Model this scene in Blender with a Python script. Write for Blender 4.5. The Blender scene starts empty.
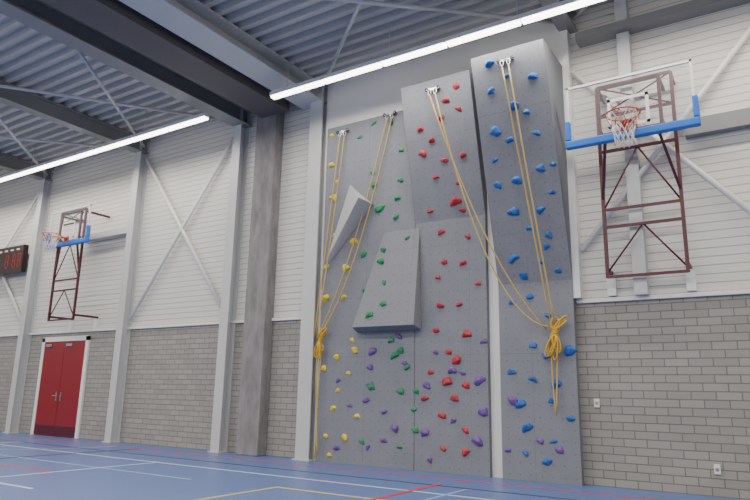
import bpy, bmesh, math, random
from mathutils import Vector, Matrix, noise
random.seed(7)
SC=bpy.context.scene
S=0.8   # world is laid out in drawing units, then scaled to metres

# ---------------------------------------------------------------- materials
def newmat(name,col,rough=.5,metal=0,spec=.5,emit=None,es=0,alpha=None,trans=None):
    m=bpy.data.materials.new(name);m.use_nodes=True
    b=m.node_tree.nodes["Principled BSDF"]
    b.inputs["Base Color"].default_value=(*col,1);b.inputs["Roughness"].default_value=rough
    b.inputs["Metallic"].default_value=metal;b.inputs["Specular IOR Level"].default_value=spec
    if emit: b.inputs["Emission Color"].default_value=(*emit,1);b.inputs["Emission Strength"].default_value=es
    if alpha is not None: b.inputs["Alpha"].default_value=alpha
    if trans: b.inputs["Transmission Weight"].default_value=trans
    return m
def N(m,t,**k):
    n=m.node_tree.nodes.new(t)
    for a,v in k.items(): setattr(n,a,v)
    return n
def LK(m,a,b): m.node_tree.links.new(a,b)
def math_(m,op,a,b=None,c=None):
    n=N(m,'ShaderNodeMath',operation=op)
    for i,v in enumerate((a,b,c)):
        if v is None: continue
        if isinstance(v,(int,float)): n.inputs[i].default_value=v
        else: LK(m,v,n.inputs[i])
    return n.outputs[0]
def coords(m):
    t=N(m,'ShaderNodeTexCoord');s=N(m,'ShaderNodeSeparateXYZ');LK(m,t.outputs['Object'],s.inputs[0]);return t.outputs['Object'],s.outputs
def mixc(m,f,a,b):
    n=N(m,'ShaderNodeMix',data_type='RGBA')
    if isinstance(f,(int,float)): n.inputs[0].default_value=f
    else: LK(m,f,n.inputs[0])
    for i,v in ((6,a),(7,b)):
        if isinstance(v,tuple): n.inputs[i].default_value=(*v,1)
        else: LK(m,v,n.inputs[i])
    return n.outputs[2]
def ramp(m,f,lo,hi,a=0.,b=1.):
    n=N(m,'ShaderNodeMapRange');LK(m,f,n.inputs[0]);n.inputs[1].default_value=lo;n.inputs[2].default_value=hi;n.inputs[3].default_value=a;n.inputs[4].default_value=b;return n.outputs[0]
def noise_(m,vec,scale,detail=3,rough=.5):
    n=N(m,'ShaderNodeTexNoise');LK(m,vec,n.inputs['Vector']);n.inputs['Scale'].default_value=scale;n.inputs['Detail'].default_value=detail;n.inputs['Roughness'].default_value=rough;return n.outputs[0]
def bump(m,h,strength=.4,dist=.02):
    b=m.node_tree.nodes["Principled BSDF"];n=N(m,'ShaderNodeBump');n.inputs['Strength'].default_value=strength;n.inputs['Distance'].default_value=dist;LK(m,h,n.inputs['Height']);LK(m,n.outputs[0],b.inputs['Normal'])
def base(m,c): LK(m,c,m.node_tree.nodes["Principled BSDF"].inputs['Base Color'])

M={}
# brick
m=newmat("grey_block_brick",(.3,.3,.29),.85);v,s=coords(m)
cb=N(m,'ShaderNodeCombineXYZ');LK(m,s[0],cb.inputs[0]);LK(m,s[2],cb.inputs[1])
bt=N(m,'ShaderNodeTexBrick');LK(m,cb.outputs[0],bt.inputs['Vector'])
bt.inputs['Color1'].default_value=(.325,.31,.28,1);bt.inputs['Color2'].default_value=(.27,.257,.233,1);bt.inputs['Mortar'].default_value=(.15,.143,.133,1)
bt.inputs['Scale'].default_value=1;bt.inputs['Mortar Size'].default_value=.011;bt.inputs['Brick Width'].default_value=.40;bt.inputs['Row Height'].default_value=.146;bt.inputs['Mortar Smooth'].default_value=.3
base(m,mixc(m,ramp(m,noise_(m,v,1.3),.3,.7,0,.2),bt.outputs[0],(.35,.335,.31)))
bump(m,math_(m,'MULTIPLY',bt.outputs['Fac'],-1.0),.4,.02);M['brick']=m
# liner cladding
m=newmat("white_liner_cladding",(.7,.7,.68),.45);v,s=coords(m)
fr=math_(m,'FRACT',math_(m,'DIVIDE',s[2],.16));ln=math_(m,'LESS_THAN',fr,.13)
base(m,mixc(m,ln,mixc(m,noise_(m,v,.5),(.63,.615,.565),(.70,.685,.63)),(.40,.39,.355)))
bump(m,math_(m,'SUBTRACT',1.0,ln),.5,.02);M['clad']=m
M['white']=newmat("white_paint",(.78,.77,.74),.5)
M['steelw']=newmat("light_grey_steel_paint",(.53,.54,.54),.4)
M['steelg']=newmat("grey_steel_paint",(.24,.24,.24),.45)
M['dark']=newmat("dark_housing",(.11,.10,.10),.6)
# deck
m=newmat("steel_roof_deck",(.42,.42,.42),.45,.0);v,s=coords(m);base(m,mixc(m,noise_(m,v,.4),(.43,.415,.39),(.52,.50,.47)));M['deck']=m
# concrete
m=newmat("mottled_concrete",(.25,.23,.23),.8);v,s=coords(m)
mp=N(m,'ShaderNodeMapping');LK(m,v,mp.inputs[0]);mp.inputs['Scale'].default_value=(3,3,.9)
base(m,mixc(m,ramp(m,noise_(m,mp.outputs[0],1.6,6,.65),.3,.7),(.16,.15,.15),(.28,.265,.265)));M['conc']=m
# floor
m=newmat("blue_sports_floor",(.16,.22,.42),.38,0,.4);v,s=coords(m)
base(m,mixc(m,noise_(m,v,.35,4),(.09,.145,.335),(.11,.168,.375)));bump(m,noise_(m,v,60),.05,.005);M['floor']=m
for k,c in dict(lred=(.60,.03,.03),lyel=(.65,.55,.10),lwhi=(.55,.60,.68),lblk=(.03,.03,.06),lblu=(.25,.38,.60)).items(): M[k]=newmat("court_line_"+k[1:],c,.4)
# climbing panel
def panelmat(name,a,b):
    m=newmat(name,a,.75,0,.3);v,s=coords(m)
    px=math_(m,'SUBTRACT',math_(m,'FRACT',math_(m,'DIVIDE',s[0],.22)),.5);pz=math_(m,'SUBTRACT',math_(m,'FRACT',math_(m,'DIVIDE',s[2],.22)),.5)
    d=math_(m,'ADD',math_(m,'MULTIPLY',px,px),math_(m,'MULTIPLY',pz,pz));dot=math_(m,'LESS_THAN',d,.0035)
    sx=math_(m,'LESS_THAN',math_(m,'FRACT',math_(m,'DIVIDE',math_(m,'ADD',s[0],7.12),1.35)),.007)
    sz=math_(m,'LESS_THAN',math_(m,'FRACT',math_(m,'DIVIDE',s[2],2.45)),.004)
    c=mixc(m,ramp(m,noise_(m,v,2.2,5,.6),.3,.7),a,b)
    c=mixc(m,ramp(m,noise_(m,v,28,3,.7),.42,.62,0,.3),c,tuple(t*.78 for t in a))
    c=mixc(m,math_(m,'MULTIPLY',math_(m,'MAXIMUM',sx,sz),.35),c,(.09,.09,.1));c=mixc(m,math_(m,'MULTIPLY',dot,.5),c,(.06,.06,.06));base(m,c)
    bump(m,noise_(m,v,90,2),.25,.004);return m
M['panel']=panelmat("grey_climbing_panel",(.205,.215,.240),(.230,.241,.267))
M['panel2']=panelmat("grey_climbing_volume",(.225,.234,.255),(.25,.258,.28))
M['vol']=newmat("light_grey_volume",(.42,.42,.425),.7)
M['pside']=newmat("panel_side",(.18,.188,.207),.8)
M['red']=newmat("red_door_paint",(.25,.014,.022),.4)
M['maroon']=newmat("maroon_steel",(.085,.010,.020),.4)
M['blue']=newmat("blue_padding",(.02,.16,.58),.5)
M['rim']=newmat("orange_red_rim",(.62,.10,.04),.4)
M['net']=newmat("net_cord",(.62,.58,.54),.8)
M['netr']=newmat("net_cord_red",(.5,.06,.06),.8)
M['black']=newmat("black_plastic",(.015,.015,.018),.4)
M['metal']=newmat("zinc_metal",(.5,.5,.5),.3,.9)
M['score']=newmat("scoreboard_face",(.035,.02,.02),.35)
M['digit']=newmat("scoreboard_digit",(.35,.04,.03),.4)
M['rope']=newmat("yellow_rope",(.52,.37,.12),.85)
M['rope2']=newmat("bright_yellow_rope",(.62,.38,.04),.85)
g=newmat("clear_backboard",(.6,.65,.65),.08,0,.5,alpha=.07);M['glass']=g
HC=dict(Y=(.70,.56,.03),G=(.012,.24,.08),R=(.42,.028,.042),P=(.15,.07,.28),B=(.018,.11,.39))
for k,c in HC.items(): M['h'+k]=newmat("hold_resin_"+k,c,.55)
M['lamp']=newmat("fluorescent_tube",(1,1,1),.5,0,.5,(1,.95,.87),10)

# ---------------------------------------------------------------- mesh helper
class MB:
    def __init__(s): s.bm=bmesh.new();s.mats=[]
    def mi(s,k):
        if k not in s.mats: s.mats.append(k)
        return s.mats.index(k)
    def box(s,x0,x1,y0,y1,z0,z1,k):
        i=s.mi(k);v=[s.bm.verts.new(p) for p in((x0,y0,z0),(x1,y0,z0),(x1,y1,z0),(x0,y1,z0),(x0,y0,z1),(x1,y0,z1),(x1,y1,z1),(x0,y1,z1))]
        for f in((0,3,2,1),(4,5,6,7),(0,1,5,4),(1,2,6,5),(2,3,7,6),(3,0,4,7)): s.bm.faces.new([v[j] for j in f]).material_index=i
    def poly(s,pts,faces,k):
        i=s.mi(k);v=[s.bm.verts.new(p) for p in pts]
        for f in faces: s.bm.faces.new([v[j] for j in f]).material_index=i
    def prismx(s,prof,x0,x1,k,kside=None):
        n=len(prof);i=s.mi(k);j=s.mi(kside or k)
        a=[s.bm.verts.new((x0,y,z)) for y,z in prof];b=[s.bm.verts.new((x1,y,z)) for y,z in prof]
        for q in range(n):
            s.bm.faces.new((a[q],a[(q+1)%n],b[(q+1)%n],b[q])).material_index=i
        s.bm.faces.new(a).material_index=j;s.bm.faces.new(b[::-1]).material_index=j
    def tube(s,pts,r,k,n=8,closed=False,square=False):
        i=s.mi(k);pts=[Vector(p) for p in pts]
        if square: n=4
        rings=[];up=None;L=len(pts)
        for q,p in enumerate(pts):
            if closed: t=pts[(q+1)%L]-pts[q-1]
            else: t=pts[min(q+1,L-1)]-pts[max(q-1,0)]
            t.normalize()
            if up is None:
                up=Vector((0,1,0)) if abs(t.y)<.9 else Vector((0,0,1))
            up=(up-t*up.dot(t));up.normalize();w=t.cross(up)
            ring=[]
            for a in range(n):
                an=2*math.pi*a/n+(math.pi/4 if square else 0);rr=r*(1.414 if square else 1)
                ring.append(s.bm.verts.new(p+up*math.cos(an)*rr+w*math.sin(an)*rr))
            rings.append(ring)
        for q in range(L if closed else L-1):
            A=rings[q];B=rings[(q+1)%L]
            for a in range(n):
                f=s.bm.faces.new((A[a],A[(a+1)%n],B[(a+1)%n],B[a]));f.material_index=i;f.smooth=not square
        if not closed:
            s.bm.faces.new(rings[0][::-1]).material_index=i;s.bm.faces.new(rings[-1]).material_index=i
    def obj(s,name,parent=None,bevel=0):
        bmesh.ops.recalc_face_normals(s.bm,faces=s.bm.faces)
        me=bpy.data.meshes.new(name);s.bm.to_mesh(me);s.bm.free()
        for k in s.mats: me.materials.append(M[k])
        o=bpy.data.objects.new(name,me);SC.collection.objects.link(o)
        if parent: o.parent=parent
        if bevel:
            b=o.modifiers.new("bevel",'BEVEL');b.width=bevel;b.segments=2;b.limit_method='ANGLE'
        return o
def empty(name,loc=(0,0,0)):
    e=bpy.data.objects.new(name,None);SC.collection.objects.link(e);e.empty_display_size=.2;return e

X0,X1,Y0,ZR=-33.,9.,-27.,9.85
# ---------------------------------------------------------------- shell
b=MB();b.box(X0,X1,Y0,.3,-.2,0,'floor');b.obj("floor")
b=MB();b.box(X0,X1,0,.3,0,3.48,'brick');b.box(X0,X1,.0,.3,3.48,ZR+.3,'clad');b.obj("wall_back")
b=MB();b.box(X0-.3,X0,Y0,.3,0,3.48,'brick');b.box(X0-.3,X0,Y0,.3,3.48,ZR+.3,'clad');b.obj("wall_left")
b=MB();b.box(X1,X1+.3,Y0,.3,0,3.48,'brick');b.box(X1,X1+.3,Y0,.3,3.48,ZR+.3,'clad');b.obj("wall_right")
b=MB();b.box(X0,X1,Y0-.3,Y0,0,3.48,'brick');b.box(X0,X1,Y0-.3,Y0,3.48,ZR+.3,'clad');b.obj("wall_front")
# corrugated deck
b=MB();i=b.mi('deck');per=.36;y=0.3;prof=[]
while y>Y0-.3:
    prof+= [(y,ZR),(y-.13,ZR),(y-.18,ZR+.13),(y-.31,ZR+.13)];y-=per
va=[b.bm.verts.new((X0-.3,p,z)) for p,z in prof];vb=[b.bm.verts.new((X1+.3,p,z)) for p,z in prof]
for q in range(len(prof)-1): b.bm.faces.new((va[q],va[q+1],vb[q+1],vb[q])).material_index=i
b.box(X0-.3,X1+.3,Y0-.3,.3,ZR+.25,ZR+.35,'deck');b.obj("ceiling")
# trim on top of brick
b=MB()
for a,c in((X0,-10.4),(-3.53,X1)): b.box(a,c,-.07,0,3.44,3.52,'white')
b.obj("trim_1",bevel=.01)

# ---------------------------------------------------------------- court lines
b=MB()
def line(x0,x1,y0,y1,k,z=.003): b.box(x0,x1,y0,y1,-.01,z,k)
w=.065
line(X0+1,X1-1,-1.0-w,-1.0,'lred');line(X0+1,X1-1,-1.95-w,-1.95,'lblk',.0035);line(X0+1,X1-1,-2.85-w,-2.85,'lwhi',.004)
line(-7.65,4,-4.0-w,-4.0,'lyel',.0045);line(-7.65-w,-7.65,-12,-4.0,'lyel',.0045)
line(-5.65-.09,-5.65,-12,-1.8,'lred',.0057);line(-5.0-w,-5.0,-9,-2.1,'lblu',.0055)
line(-12.2-w,-12.2,-16,-2.85,'lwhi',.006);line(-22,-12.2,-5.3-w,-5.3,'lred',.0045);line(-26,-9.5,-4.3-w,-4.3,'lblu',.0047)
line(-15.3-w,-15.3,-16,-1.0,'lblk',.0052);line(-19.5-w,-19.5,-16,-1.95,'lyel',.0053)
line(-26,-10.5,-6.7-w,-6.7,'lwhi',.0049)
o=b.obj("floor_court_lines")
b=MB();i=b.mi('lwhi');n=40;cx,cy,R0=-20.0,-1.0,3.6
pa=[(cx+r*math.cos(math.pi+math.pi*t/n),cy+r*math.sin(math.pi+math.pi*t/n),.0065) for t in range(n+1) for r in (R0,R0+w)]
vs=[b.bm.verts.new(p) for p in pa]
for t in range(n): b.bm.faces.new((vs[2*t],vs[2*t+1],vs[2*t+3],vs[2*t+2])).material_index=i
b.obj("arc",parent=o)

# ---------------------------------------------------------------- columns and beams
def column(name,x,w=.3,d=.32,z1=ZR):
    b=MB();b.box(x-w/2,x+w/2,-d,-d+.03,0,z1,'steelw');b.box(x-w/2,x+w/2,-.03,0,0,z1,'steelw');b.box(x-.02,x+.02,-d+.03,-.03,0,z1,'steelw')
    b.box(x-w/2-.05,x+w/2+.05,-d-.05,0,0,.03,'steelw')
    return b.obj(name)
for x in(-29.3,-23.45,-17.75): column("steel_column",x)
column("steel_column",-13.15,.32);column("steel_column",-10.2,.42,.3)
b=MB();b.box(-12.35,-11.6,-.35,0,0,ZR+.1,'conc');b.obj("concrete_column",bevel=.02)
def beam(x,w,z0,k='steelg'):
    b=MB();b.box(x-w/2,x+w/2,Y0,0,z0,z0+.04,k);b.box(x-.03,x+.03,Y0,0,z0+.04,ZR-.04,k);b.box(x-w/2,x+w/2,Y0,0,ZR-.05,ZR-.005,k);b.obj("roof_beam")
for x in(-29.3,-23.45,-17.75): beam(x,.35,9.35)
beam(-13.1,.5,9.3);beam(-10.45,.8,9.35,'steelw');beam(3.0,.35,9.35);beam(-3.4,.35,9.4)
b=MB();b.box(-12.1,-11.1,Y0,-.4,9.25,9.6,'dark');b.box(-12.2,-11.0,Y0,-.4,9.6,9.8,'steelg')
b.obj("divider_curtain_housing")
# roof bracing
b=MB()
for (p,q) in(((-17.5,-.3,9.5),(-13.4,-5.5,9.5)),((-17.5,-5.5,9.5),(-13.4,-.3,9.5)),((-23.2,-.3,9.5),(-18,-5.5,9.5)),((-23.2,-5.5,9.5),(-18,-.3,9.5)),((-10,-.4,9.55),(-3.6,-6,9.55)),((-10,-6,9.55),(-3.6,-.4,9.55)),((-3.2,-.4,9.5),(2.8,-6,9.5))):
    b.tube([p,q],.045,'steelw')
b.obj("roof_bracing")
# wall bracing
b=MB()
for (p,q) in(((-17.5,9.1),(-13.4,3.8)),((-13.4,9.1),(-17.5,3.75)),((-28.9,9.1),(-23.7,3.8)),((-23.7,9.1),(-28.9,3.8)),((-3.35,4.5),(1.0,9.6)),((-3.35,8.4),(0.6,3.75))):
    b.tube([(p[0],-.13,p[1]),(q[0],-.13,q[1])],.055,'white')
b.box(-20.6,-17.9,-.3,-.1,6.58,6.76,'steelw')
b.obj("wall_bracing")
b=MB();b.box(-3.6,-3.40,-.22,0,3.53,ZR,'white');b.box(-9.98,-3.6,-.12,0,0,ZR,'white');b.obj("wall_climbing_backing")
b=MB();b.box(-2.4,-2.16,-.22,0,3.52,8.98,'steelw');b.box(-2.4,-2.16,-.22,0,9.2,ZR,'steelw');b.obj("steel_post")
b=MB();b.box(-3.2,X1,-.35,0,9.0,9.18,'steelg');b.box(-1.3,X1,-.2,0,6.5,6.82,'steelg');b.obj("steel_edge_beam")

# ---------------------------------------------------------------- climbing wall
cw=empty("climbing_wall")
BK=-.12
b=MB();b.prismx([(BK,0),(-.25,0),(-.25,8.47),(BK,8.47)],-9.82,-7.13,'panel','pside');b.obj("panel_section_1",cw)
b=MB();b.prismx([(BK,0),(-.25,0),(-.25,5.5),(-1.0,8.63),(BK,8.63)],-7.12,-5.37,'panel','pside');b.obj("panel_section_2",cw)
b=MB();b.prismx([(BK,0),(-.25,0),(-.25,3.9),(-1.5,8.57),(BK,8.57)],-5.10,-3.54,'panel','pside');b.obj("panel_section_3",cw)
# large wedge volume
b=MB()
A=[(-7.98,-.26,5.40),(-7.0,-.26,5.40),(-6.95,-.62,3.1),(-8.6,-.62,3.1),(-6.95,-.26,3.02),(-8.7,-.26,3.02)]
b.poly(A,[(0,1,2,3),(3,2,4,5),(1,4,2),(0,3,5),(0,5,4,1)],'panel2');b.obj("wedge_volume_large",cw,bevel=.01)
b=MB()
A=[(-9.04,-.255,6.78),(-8.42,-.75,6.22),(-9.64,-.36,4.83),(-8.30,-.255,6.15),(-9.60,-.255,4.78)]
b.poly(A,[(0,2,1),(1,2,4,3),(0,1,3),(0,3,4,2)],'vol');b.obj("wedge_volume_small",cw,bevel=.01)

def face(x,z):
    if x<-7.12:
        # wedge volume
        if 3.1<z<5.36 and x>-8.6+(z-3.1)/2.26*.62: return -.62+(z-3.1)/2.26*.36
        return -.25
    if x<-5.3: return -.25 if z<5.5 else -.25-(z-5.5)*.75/3.13
    return -.25 if z<3.9 else -.25-(z-3.9)*1.25/4.67
HD=dict(
Y="-967,827 -945,693 -964,742 -953,651 -887,529 -903,564 -946,551 -971,471 -909,463 -912,390 -967,391 -884,285 -927,245 -966,219 -891,207 -921,167 -934,125 -864,109 -897,60 -952,60 -941,17 -875,261",
G="-877,803 -835,832 -784,820 -835,698 -831,666 -751,742 -753,666 -764,622 -766,574 -812,603 -732,519 -795,496 -798,467 -856,493 -783,415 -850,403 -815,339 -779,363 -775,282 -748,258 -764,247 -732,220 -747,167 -706,168 -827,177 -713,129 -708,85 -748,47 -849,54",
R="-572,836 -600,811 -571,785 -617,775 -673,761 -646,731 -672,706 -619,681 -573,684 -646,648 -593,626 -671,575 -588,566 -605,588 -645,523 -579,505 -638,452 -591,446 -653,419 -602,355 -648,355 -584,289 -627,252 -608,234 -671,209 -587,182 -613,155 -686,153 -644,118 -589,90 -642,51 -591,46 -632,190 -556,398 -658,300",
P="-827,257 -754,290 -831,221 -659,252 -594,207 -545,273 -922,190 -840,146 -830,180 -737,229 -681,181 -620,213 -548,130 -791,122 -618,109 -562,71 -790,59 -832,42 -685,82 -673,25 -885,133 -558,192 -761,87 -484,153 -431,78 -419,38 -393,62 -497,56 -919,37",
B="-438,804 -469,838 -382,791 -474,783 -404,725 -429,744 -474,701 -388,680 -446,678 -364,615 -389,612 -484,644 -442,596 -373,562 -484,593 -456,536 -401,531 -427,498 -389,480 -398,459 -470,442 -453,406 -412,429 -380,410 -481,352 -442,362 -406,321 -439,262 -365,251 -413,242 -441,195 -485,209 -395,186 -470,146 -404,155 -369,122 -457,102 -404,78 -460,52 -419,40")
hp=cw;NM=dict(Y="yellow",G="green",R="red",P="purple",B="blue")
for k,s in HD.items():
    b=MB();i=b.mi('h'+k)
    for a in s.split():
        x,z=[float(t)/100 for t in a.split(',')]
        y=face(x,z);dz=.05;sl=(face(x,z+dz)-face(x,z-dz))/(2*dz)
        nrm=Vector((0,-1,sl)).normalized()
        if abs(sl)>2: nrm=Vector((0,-1,0))
        tx=Vector((1,0,0));tz=nrm.cross(tx)
        big=random.random()<.25
        sx=random.uniform(.070,.095)*(1.4 if big else 1)*(1.0 if k in 'GR' else .95);sz=sx*random.uniform(.55,.85);sy=sx*random.uniform(.45,.7)
        an=random.uniform(-.7,.7);seed=Vector((random.random()*50,random.random()*50,0))
        r=bmesh.ops.create_icosphere(b.bm,subdivisions=3,radius=1)
        for vtx in r['verts']:
            c=vtx.co.copy();d=1+.45*noise.noise(c*1.1+seed)
            c*=d
            if c.y>.15: c.y=.15
            px,pz=c.x*sx,c.z*sz-.35*sz*c.x*c.x
            qx=px*math.cos(an)-pz*math.sin(an);qz=px*math.sin(an)+pz*math.cos(an)
            vtx.co=Vector((x,y,z))+tx*qx+tz*(-qz if tz.z<0 else qz)+nrm*(-c.y*sy)
        for vtx in r['verts']:
            for f in vtx.link_faces: f.material_index=i;f.smooth=True
    b.obj(NM[k]+"_holds",hp)

# ---------------------------------------------------------------- ropes
def sagline(a,c,sag,n=14):
    a=Vector(a);c=Vector(c);o=[]
    for q in range(n+1):
        t=q/n;p=a.lerp(c,t);p.z-=sag*4*t*(1-t);o.append(tuple(p))
    return o
def clear(pts):
    o=[]
    for x,y,z in pts:
        yy=face(x,z)-.05 if -9.8<x<-3.5 and z<8.5 else y
        o.append((x,min(y,yy),z))
    return o
def ropeset(name,anchor,endp,sags,dx=.07):
    b=MB()
    ax,ay,az=anchor
    for q,sg in enumerate(sags):
        e=(endp[0]+(q-.5)*.08,endp[1]-.03*q,endp[2]+.05*q)
        b.tube(clear(sagline((ax+(q-.5)*2*dx,ay,az),e,sg)),.016,'rope',6)
    b.box(ax-.17,ax+.17,ay+.02,ay+.10,az+.10,az+.15,'metal')
    for q in(-1,1):
        cx=ax+q*dx;b.tube([(cx+.035*math.cos(t),ay,az+.05+.07*math.sin(t)) for t in [2*math.pi*j/12 for j in range(12)]],.012,'metal',5,closed=True)
        b.tube([(ax+q*.15+.03*math.cos(t),ay,az+.12+.04*math.sin(t)) for t in [2*math.pi*j/12 for j in range(12)]],.012,'black',5,closed=True)
    b.obj(name)
ropeset("climbing_rope",(-9.28,-.33,8.14),(-9.84,-.40,2.95),(.0,.25))
ropeset("climbing_rope",(-7.84,-.33,8.30),(-9.74,-.42,2.9),(.55,.8))
ropeset("climbing_rope",(-6.27,-1.03,8.27),(-4.0,-.42,2.9),(.65,1.3))
ropeset("climbing_rope",(-4.34,-1.5,8.22),(-3.9,-.42,2.95),(.0,.1))
def bundle(name,x,z,tail,k=1.):
    b=MB();rnd=random.Random(int(abs(x)*10))
    y=-.42
    for j in range(6):
        zz=z-.035*j+.1;r=.07*k
        b.tube([(x+r*math.cos(t)+.02*math.sin(j),y+.6*r*math.sin(t),zz+.03*math.cos(t)) for t in [2*math.pi*q/14 for q in range(14)]],.019,'rope2',6,closed=True)
    for j in range(7):
        a=rnd.uniform(-.2,.2)*k;L=rnd.uniform(.25,.5)*k;wd=rnd.uniform(.04,.085)*k
        b.tube([(x+a*.5*(1-math.cos(t))+wd*math.sin(t),y-.02+.05*math.sin(j)*math.sin(t),z-.05-L*.5*(1-math.cos(t))) for t in [2*math.pi*q/20 for q in range(20)]],.017,'rope2',6,closed=True)
    for j in range(4):
        a=rnd.uniform(-.1,.25)*k;L=rnd.uniform(.15,.32)*k;wd=rnd.uniform(.04,.08)*k
        b.tube([(x+a*.5*(1-math.cos(t))+wd*math.sin(t),y-.02+.05*math.cos(j)*math.sin(t),z+.05+L*.5*(1-math.cos(t))) for t in [2*math.pi*q/20 for q in range(20)]],.017,'rope2',6,closed=True)
    for j in range(2):
        xx=x-.06+.06*j
        b.tube([(xx+.03*math.sin(zq*2.2+j*2),-.40,zq) for zq in [z-.1-(z-.1-tail-.12*j)*q/14 for q in range(15)]],.016,'rope',6)
    b.obj(name)
bundle("rope_hank",-9.68,2.85,.08,.8);bundle("rope_hank",-3.88,2.85,1.28)

# ---------------------------------------------------------------- basketball hoops
def hoop(name,cx,zb,f=-.35,top=1.4):
    e=empty(name);W=2.27;Hh=1.22;yb=-1.0
    # wall lattice frame
    b=MB();hw=.7;z0=zb-2.55;z1=zb+top
    P=lambda x,z:(cx+x,f,z)
    r=.032
    for sx in(-1,1):
        b.tube([P(sx*hw,z0),P(sx*hw,z1)],r,'maroon',square=True)
        b.tube([(cx+sx*hw,f,z0+.15),(cx+sx*hw,-.01,z0+.15)],r,'maroon',square=True);b.tube([(cx+sx*hw,f,z1-.1),(cx+sx*hw,-.01,z1-.1)],r,'maroon',square=True)
        b.box(cx+sx*hw-.08,cx+sx*hw+.08,-.1,0,z0-.3,z0+.1,'white')
    for zz in(z0+.02,z0+1.0,z0+1.35,zb+.0,zb+.75,z1): b.tube([P(-hw,zz),P(hw,zz)],r*.8,'maroon',square=True)
    for sx in(-1,1):
        b.tube([P(sx*hw,z0+.1),P(0,z0+1.0)],.018,'maroon')
        b.tube([P(sx*hw,z0+1.35),P(0,zb)],.018,'maroon')
        b.tube([P(-sx*hw,zb+.75),P(sx*hw,z1)],.018,'maroon')
    b.obj("wall_frame",e)
    # arms from frame to board
    b=MB()
    for sx in(-1,1):
        b.tube([P(sx*.55,zb+.2),(cx+sx*.55,yb+.05,zb+.2)],.03,'maroon',square=True)
        b.tube([P(sx*.55,zb+1.05),(cx+sx*.55,yb+.05,zb+1.05)],.03,'maroon',square=True)
        b.tube([P(sx*hw,zb-1.0),(cx+sx*.45,yb+.06,zb+.15)],.025,'maroon',square=True)
        b.tube([(cx+sx*.55,yb+.06,zb+.1),(cx+sx*.55,yb+.06,zb+1.1)],.03,'maroon',square=True)
    b.tube([(cx-.55,yb+.06,zb+1.08),(cx+.55,yb+.06,zb+1.08)],.025,'maroon',square=True)
    b.tube([(cx-.55,yb+.06,zb+.12),(cx+.55,yb+.06,zb+.12)],.025,'maroon',square=True)
    b.obj("support_arms",e)
    b=MB();b.box(cx-W/2,cx+W/2,yb-.015,yb+.01,zb,zb+Hh,'glass');b.obj("backboard_pane",e)
    b=MB();t=.045;y0=yb-.03;y1=yb+.02
    for x0,x1_,za,zc in((-W/2,W/2,zb+Hh-t,zb+Hh),(-W/2,-W/2+t,zb,zb+Hh),(W/2-t,W/2,zb,zb+Hh)): b.box(cx+x0,cx+x1_,y0,y1,za,zc,'white')
    t=.06
    for x0,x1_,za,zc in((-.37,.37,zb+.72,zb+.72+t),(-.37,.37,zb+.18,zb+.18+t),(-.37,-.37+t,zb+.18,zb+.78),(.37-t,.37,zb+.18,zb+.78)): b.box(cx+x0,cx+x1_,yb-.022,yb-.016,za,zc,'white')
    b.obj("board_markings",e)
    b=MB();b.box(cx-W/2-.05,cx+W/2+.05,yb-.07,yb+.06,zb-.07,zb+.09,'blue')
    for sx in(-1,1): b.box(cx+sx*W/2-.05,cx+sx*W/2+.05,yb-.07,yb+.06,zb+.09,zb+.5,'blue')
    b.obj("board_padding",e,bevel=.025)
    b=MB();rc=(cx,yb-.56,zb+.2);rr=.29
    b.tube([(rc[0]+rr*math.cos(t),rc[1]+rr*math.sin(t),rc[2]) for t in [2*math.pi*q/32 for q in range(32)]],.016,'rim',8,closed=True)
    b.box(cx-.12,cx+.12,yb-.06,yb-.02,zb+.05,zb+.25,'rim');b.box(cx-.1,cx+.1,yb-.28,yb-.06,zb+.18,zb+.2,'rim')
    for sx in(-1,1): b.tube([(cx+sx*.1,yb-.05,zb+.08),(cx+sx*.18,yb-.34,zb+.18)],.012,'rim')
    b.obj("rim",e)
    b=MB();ns=12;lv=[(0,.29),(.12,.25),(.25,.20),(.38,.165),(.5,.16),(.58,.17)]
    for q in range(ns):
        for d in(0,1):
            pts=[]
            for j,(dz,r_) in enumerate(lv):
                an=2*math.pi*(q+(.5*j if d else -.5*j))/ns
                pts.append((rc[0]+r_*math.cos(an),rc[1]+r_*math.sin(an),rc[2]-.01-dz))
            b.tube(pts[:3],.0075,'netr' if q%3==0 else 'net',5);b.tube(pts[2:],.0075,'net',5)
    b.obj("net",e)
hoop("basketball_hoop",-2.13,6.4);hoop("basketball_hoop",-20.1,6.3,-.88,1.18)

# ---------------------------------------------------------------- door
e=empty("double_door")
b=MB();b.box(-22.42,-22.26,-.06,.0,0,3.3,'white');b.box(-19.84,-19.68,-.06,.0,0,3.3,'white');b.box(-22.42,-19.68,-.06,0,3.16,3.32,'white');b.obj("frame",e)
for n,(a,c) in enumerate(((-22.25,-21.06),(-21.04,-19.85))):
    b=MB();b.box(a,c,-.045,-.0,.02,3.15,'red');hx=c-.12 if n==0 else a+.12
    b.box(hx-.03,hx+.03,-.06,-.045,1.15,1.45,'metal');b.tube([(hx,-.06,1.32),(hx,-.11,1.32),(hx+(-.14 if n==0 else .14),-.11,1.32)],.015,'metal')
    b.box(a+.15,a+.5,-.10,-.045,2.98,3.07,'metal');b.box(a+.02,c-.02,-.05,-.045,.04,.34,'maroon')
    b.obj("leaf_%d"%(n+1),e,bevel=.006)
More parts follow.
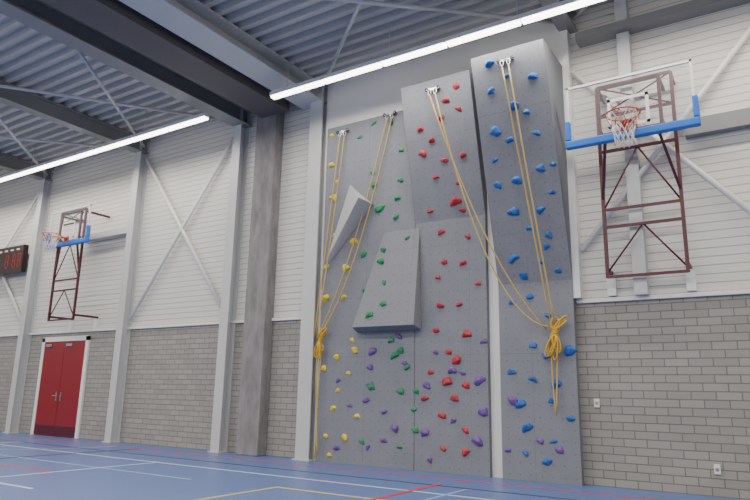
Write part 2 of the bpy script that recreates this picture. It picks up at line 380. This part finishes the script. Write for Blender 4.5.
# ---------------------------------------------------------------- scoreboard
e=empty("scoreboard")
b=MB();b.box(-26.6,-23.95,-.4,-.2,5.8,6.85,'score')
for xx in(-26,-24.5): b.box(xx-.05,xx+.05,-.2,0,6.2,6.4,'steelg')
b.obj("housing",e,bevel=.02)
b=MB()
for xa in(-26.4,-26.0,-25.1,-24.6,-24.25):
    for (x0,x1_,za,zc) in((0,.22,.0,.04),(0,.22,.24,.28),(0,.22,.48,.52),(0,.04,0,.52),(.18,.22,0,.52)): b.box(xa+x0,xa+x1_,-.412,-.4,6.0+za,6.0+zc,'digit')
for t in range(6): b.box(-26.5+t*.42,-26.3+t*.42,-.41,-.4,6.66,6.72,'white')
b.obj("digits",e)
# sockets
def socket(x,z):
    b=MB();b.box(x-.05,x+.05,-.04,0,z-.08,z+.08,'white');b.box(x-.03,x+.03,-.048,-.04,z-.03,z+.03,'metal');b.obj("wall_socket",bevel=.008)
socket(-3.25,1.51);socket(-1.29,.45)

# ---------------------------------------------------------------- lights
def strip(x0,x1,y,z,power):
    e=empty("fluorescent_strip_light")
    b=MB();b.box(x0,x1,y-.10,y+.10,z+.05,z+.15,'white');b.obj("housing",e,bevel=.01)
    b=MB()
    n=max(1,round((x1-x0)/1.6));L=(x1-x0)/n
    for q in range(n): b.box(x0+q*L+.03,x0+(q+1)*L-.03,y-.075,y+.075,z+.0,z+.05,'lamp')
    b.obj("tubes",e)
    b=MB();q=x0+.5
    while q<x1: b.tube([(q,y,z+.15),(q,y,ZR)],.012,'steelw',6);q+=3
    b.obj("hangers",e)
    ld=bpy.data.lights.new("lamp",'AREA');ld.shape='RECTANGLE';ld.size=(x1-x0);ld.size_y=.16;ld.energy=power*(x1-x0);ld.color=(1,.94,.86)
    lo=bpy.data.objects.new("lamp",ld);SC.collection.objects.link(lo);lo.parent=e;lo.location=((x0+x1)/2,y,z-.01)
strip(-31,-12.8,-1.8,8.85,17);strip(-10.45,6,-1.8,8.85,21)
for y in(-9,-15,-21): strip(-31,7,y,8.85,31)

# ---------------------------------------------------------------- world
w=bpy.data.worlds.new("hall_air");SC.world=w;w.use_nodes=True;w.node_tree.nodes["Background"].inputs[0].default_value=(.8,.85,.9,1);w.node_tree.nodes["Background"].inputs[1].default_value=.3

# ---------------------------------------------------------------- camera
cd=bpy.data.cameras.new("camera");co=bpy.data.objects.new("camera",cd);SC.collection.objects.link(co)
yw,pt,rl=.57729,.22116,.02025
R=Matrix.Rotation(yw,4,'Z')@Matrix.Rotation(math.pi/2+pt,4,'X')@Matrix.Rotation(rl,4,'Z')
co.matrix_world=Matrix.Translation((0,-12.9,1.6))@R
cd.sensor_width=36;cd.lens=639.27/750*36;cd.clip_end=200
SC.camera=co
# scale the hall to metres
for o in list(SC.objects):
    if o.parent is None:
        o.location=o.location*S
        if o is not co: o.scale=(S,S,S)
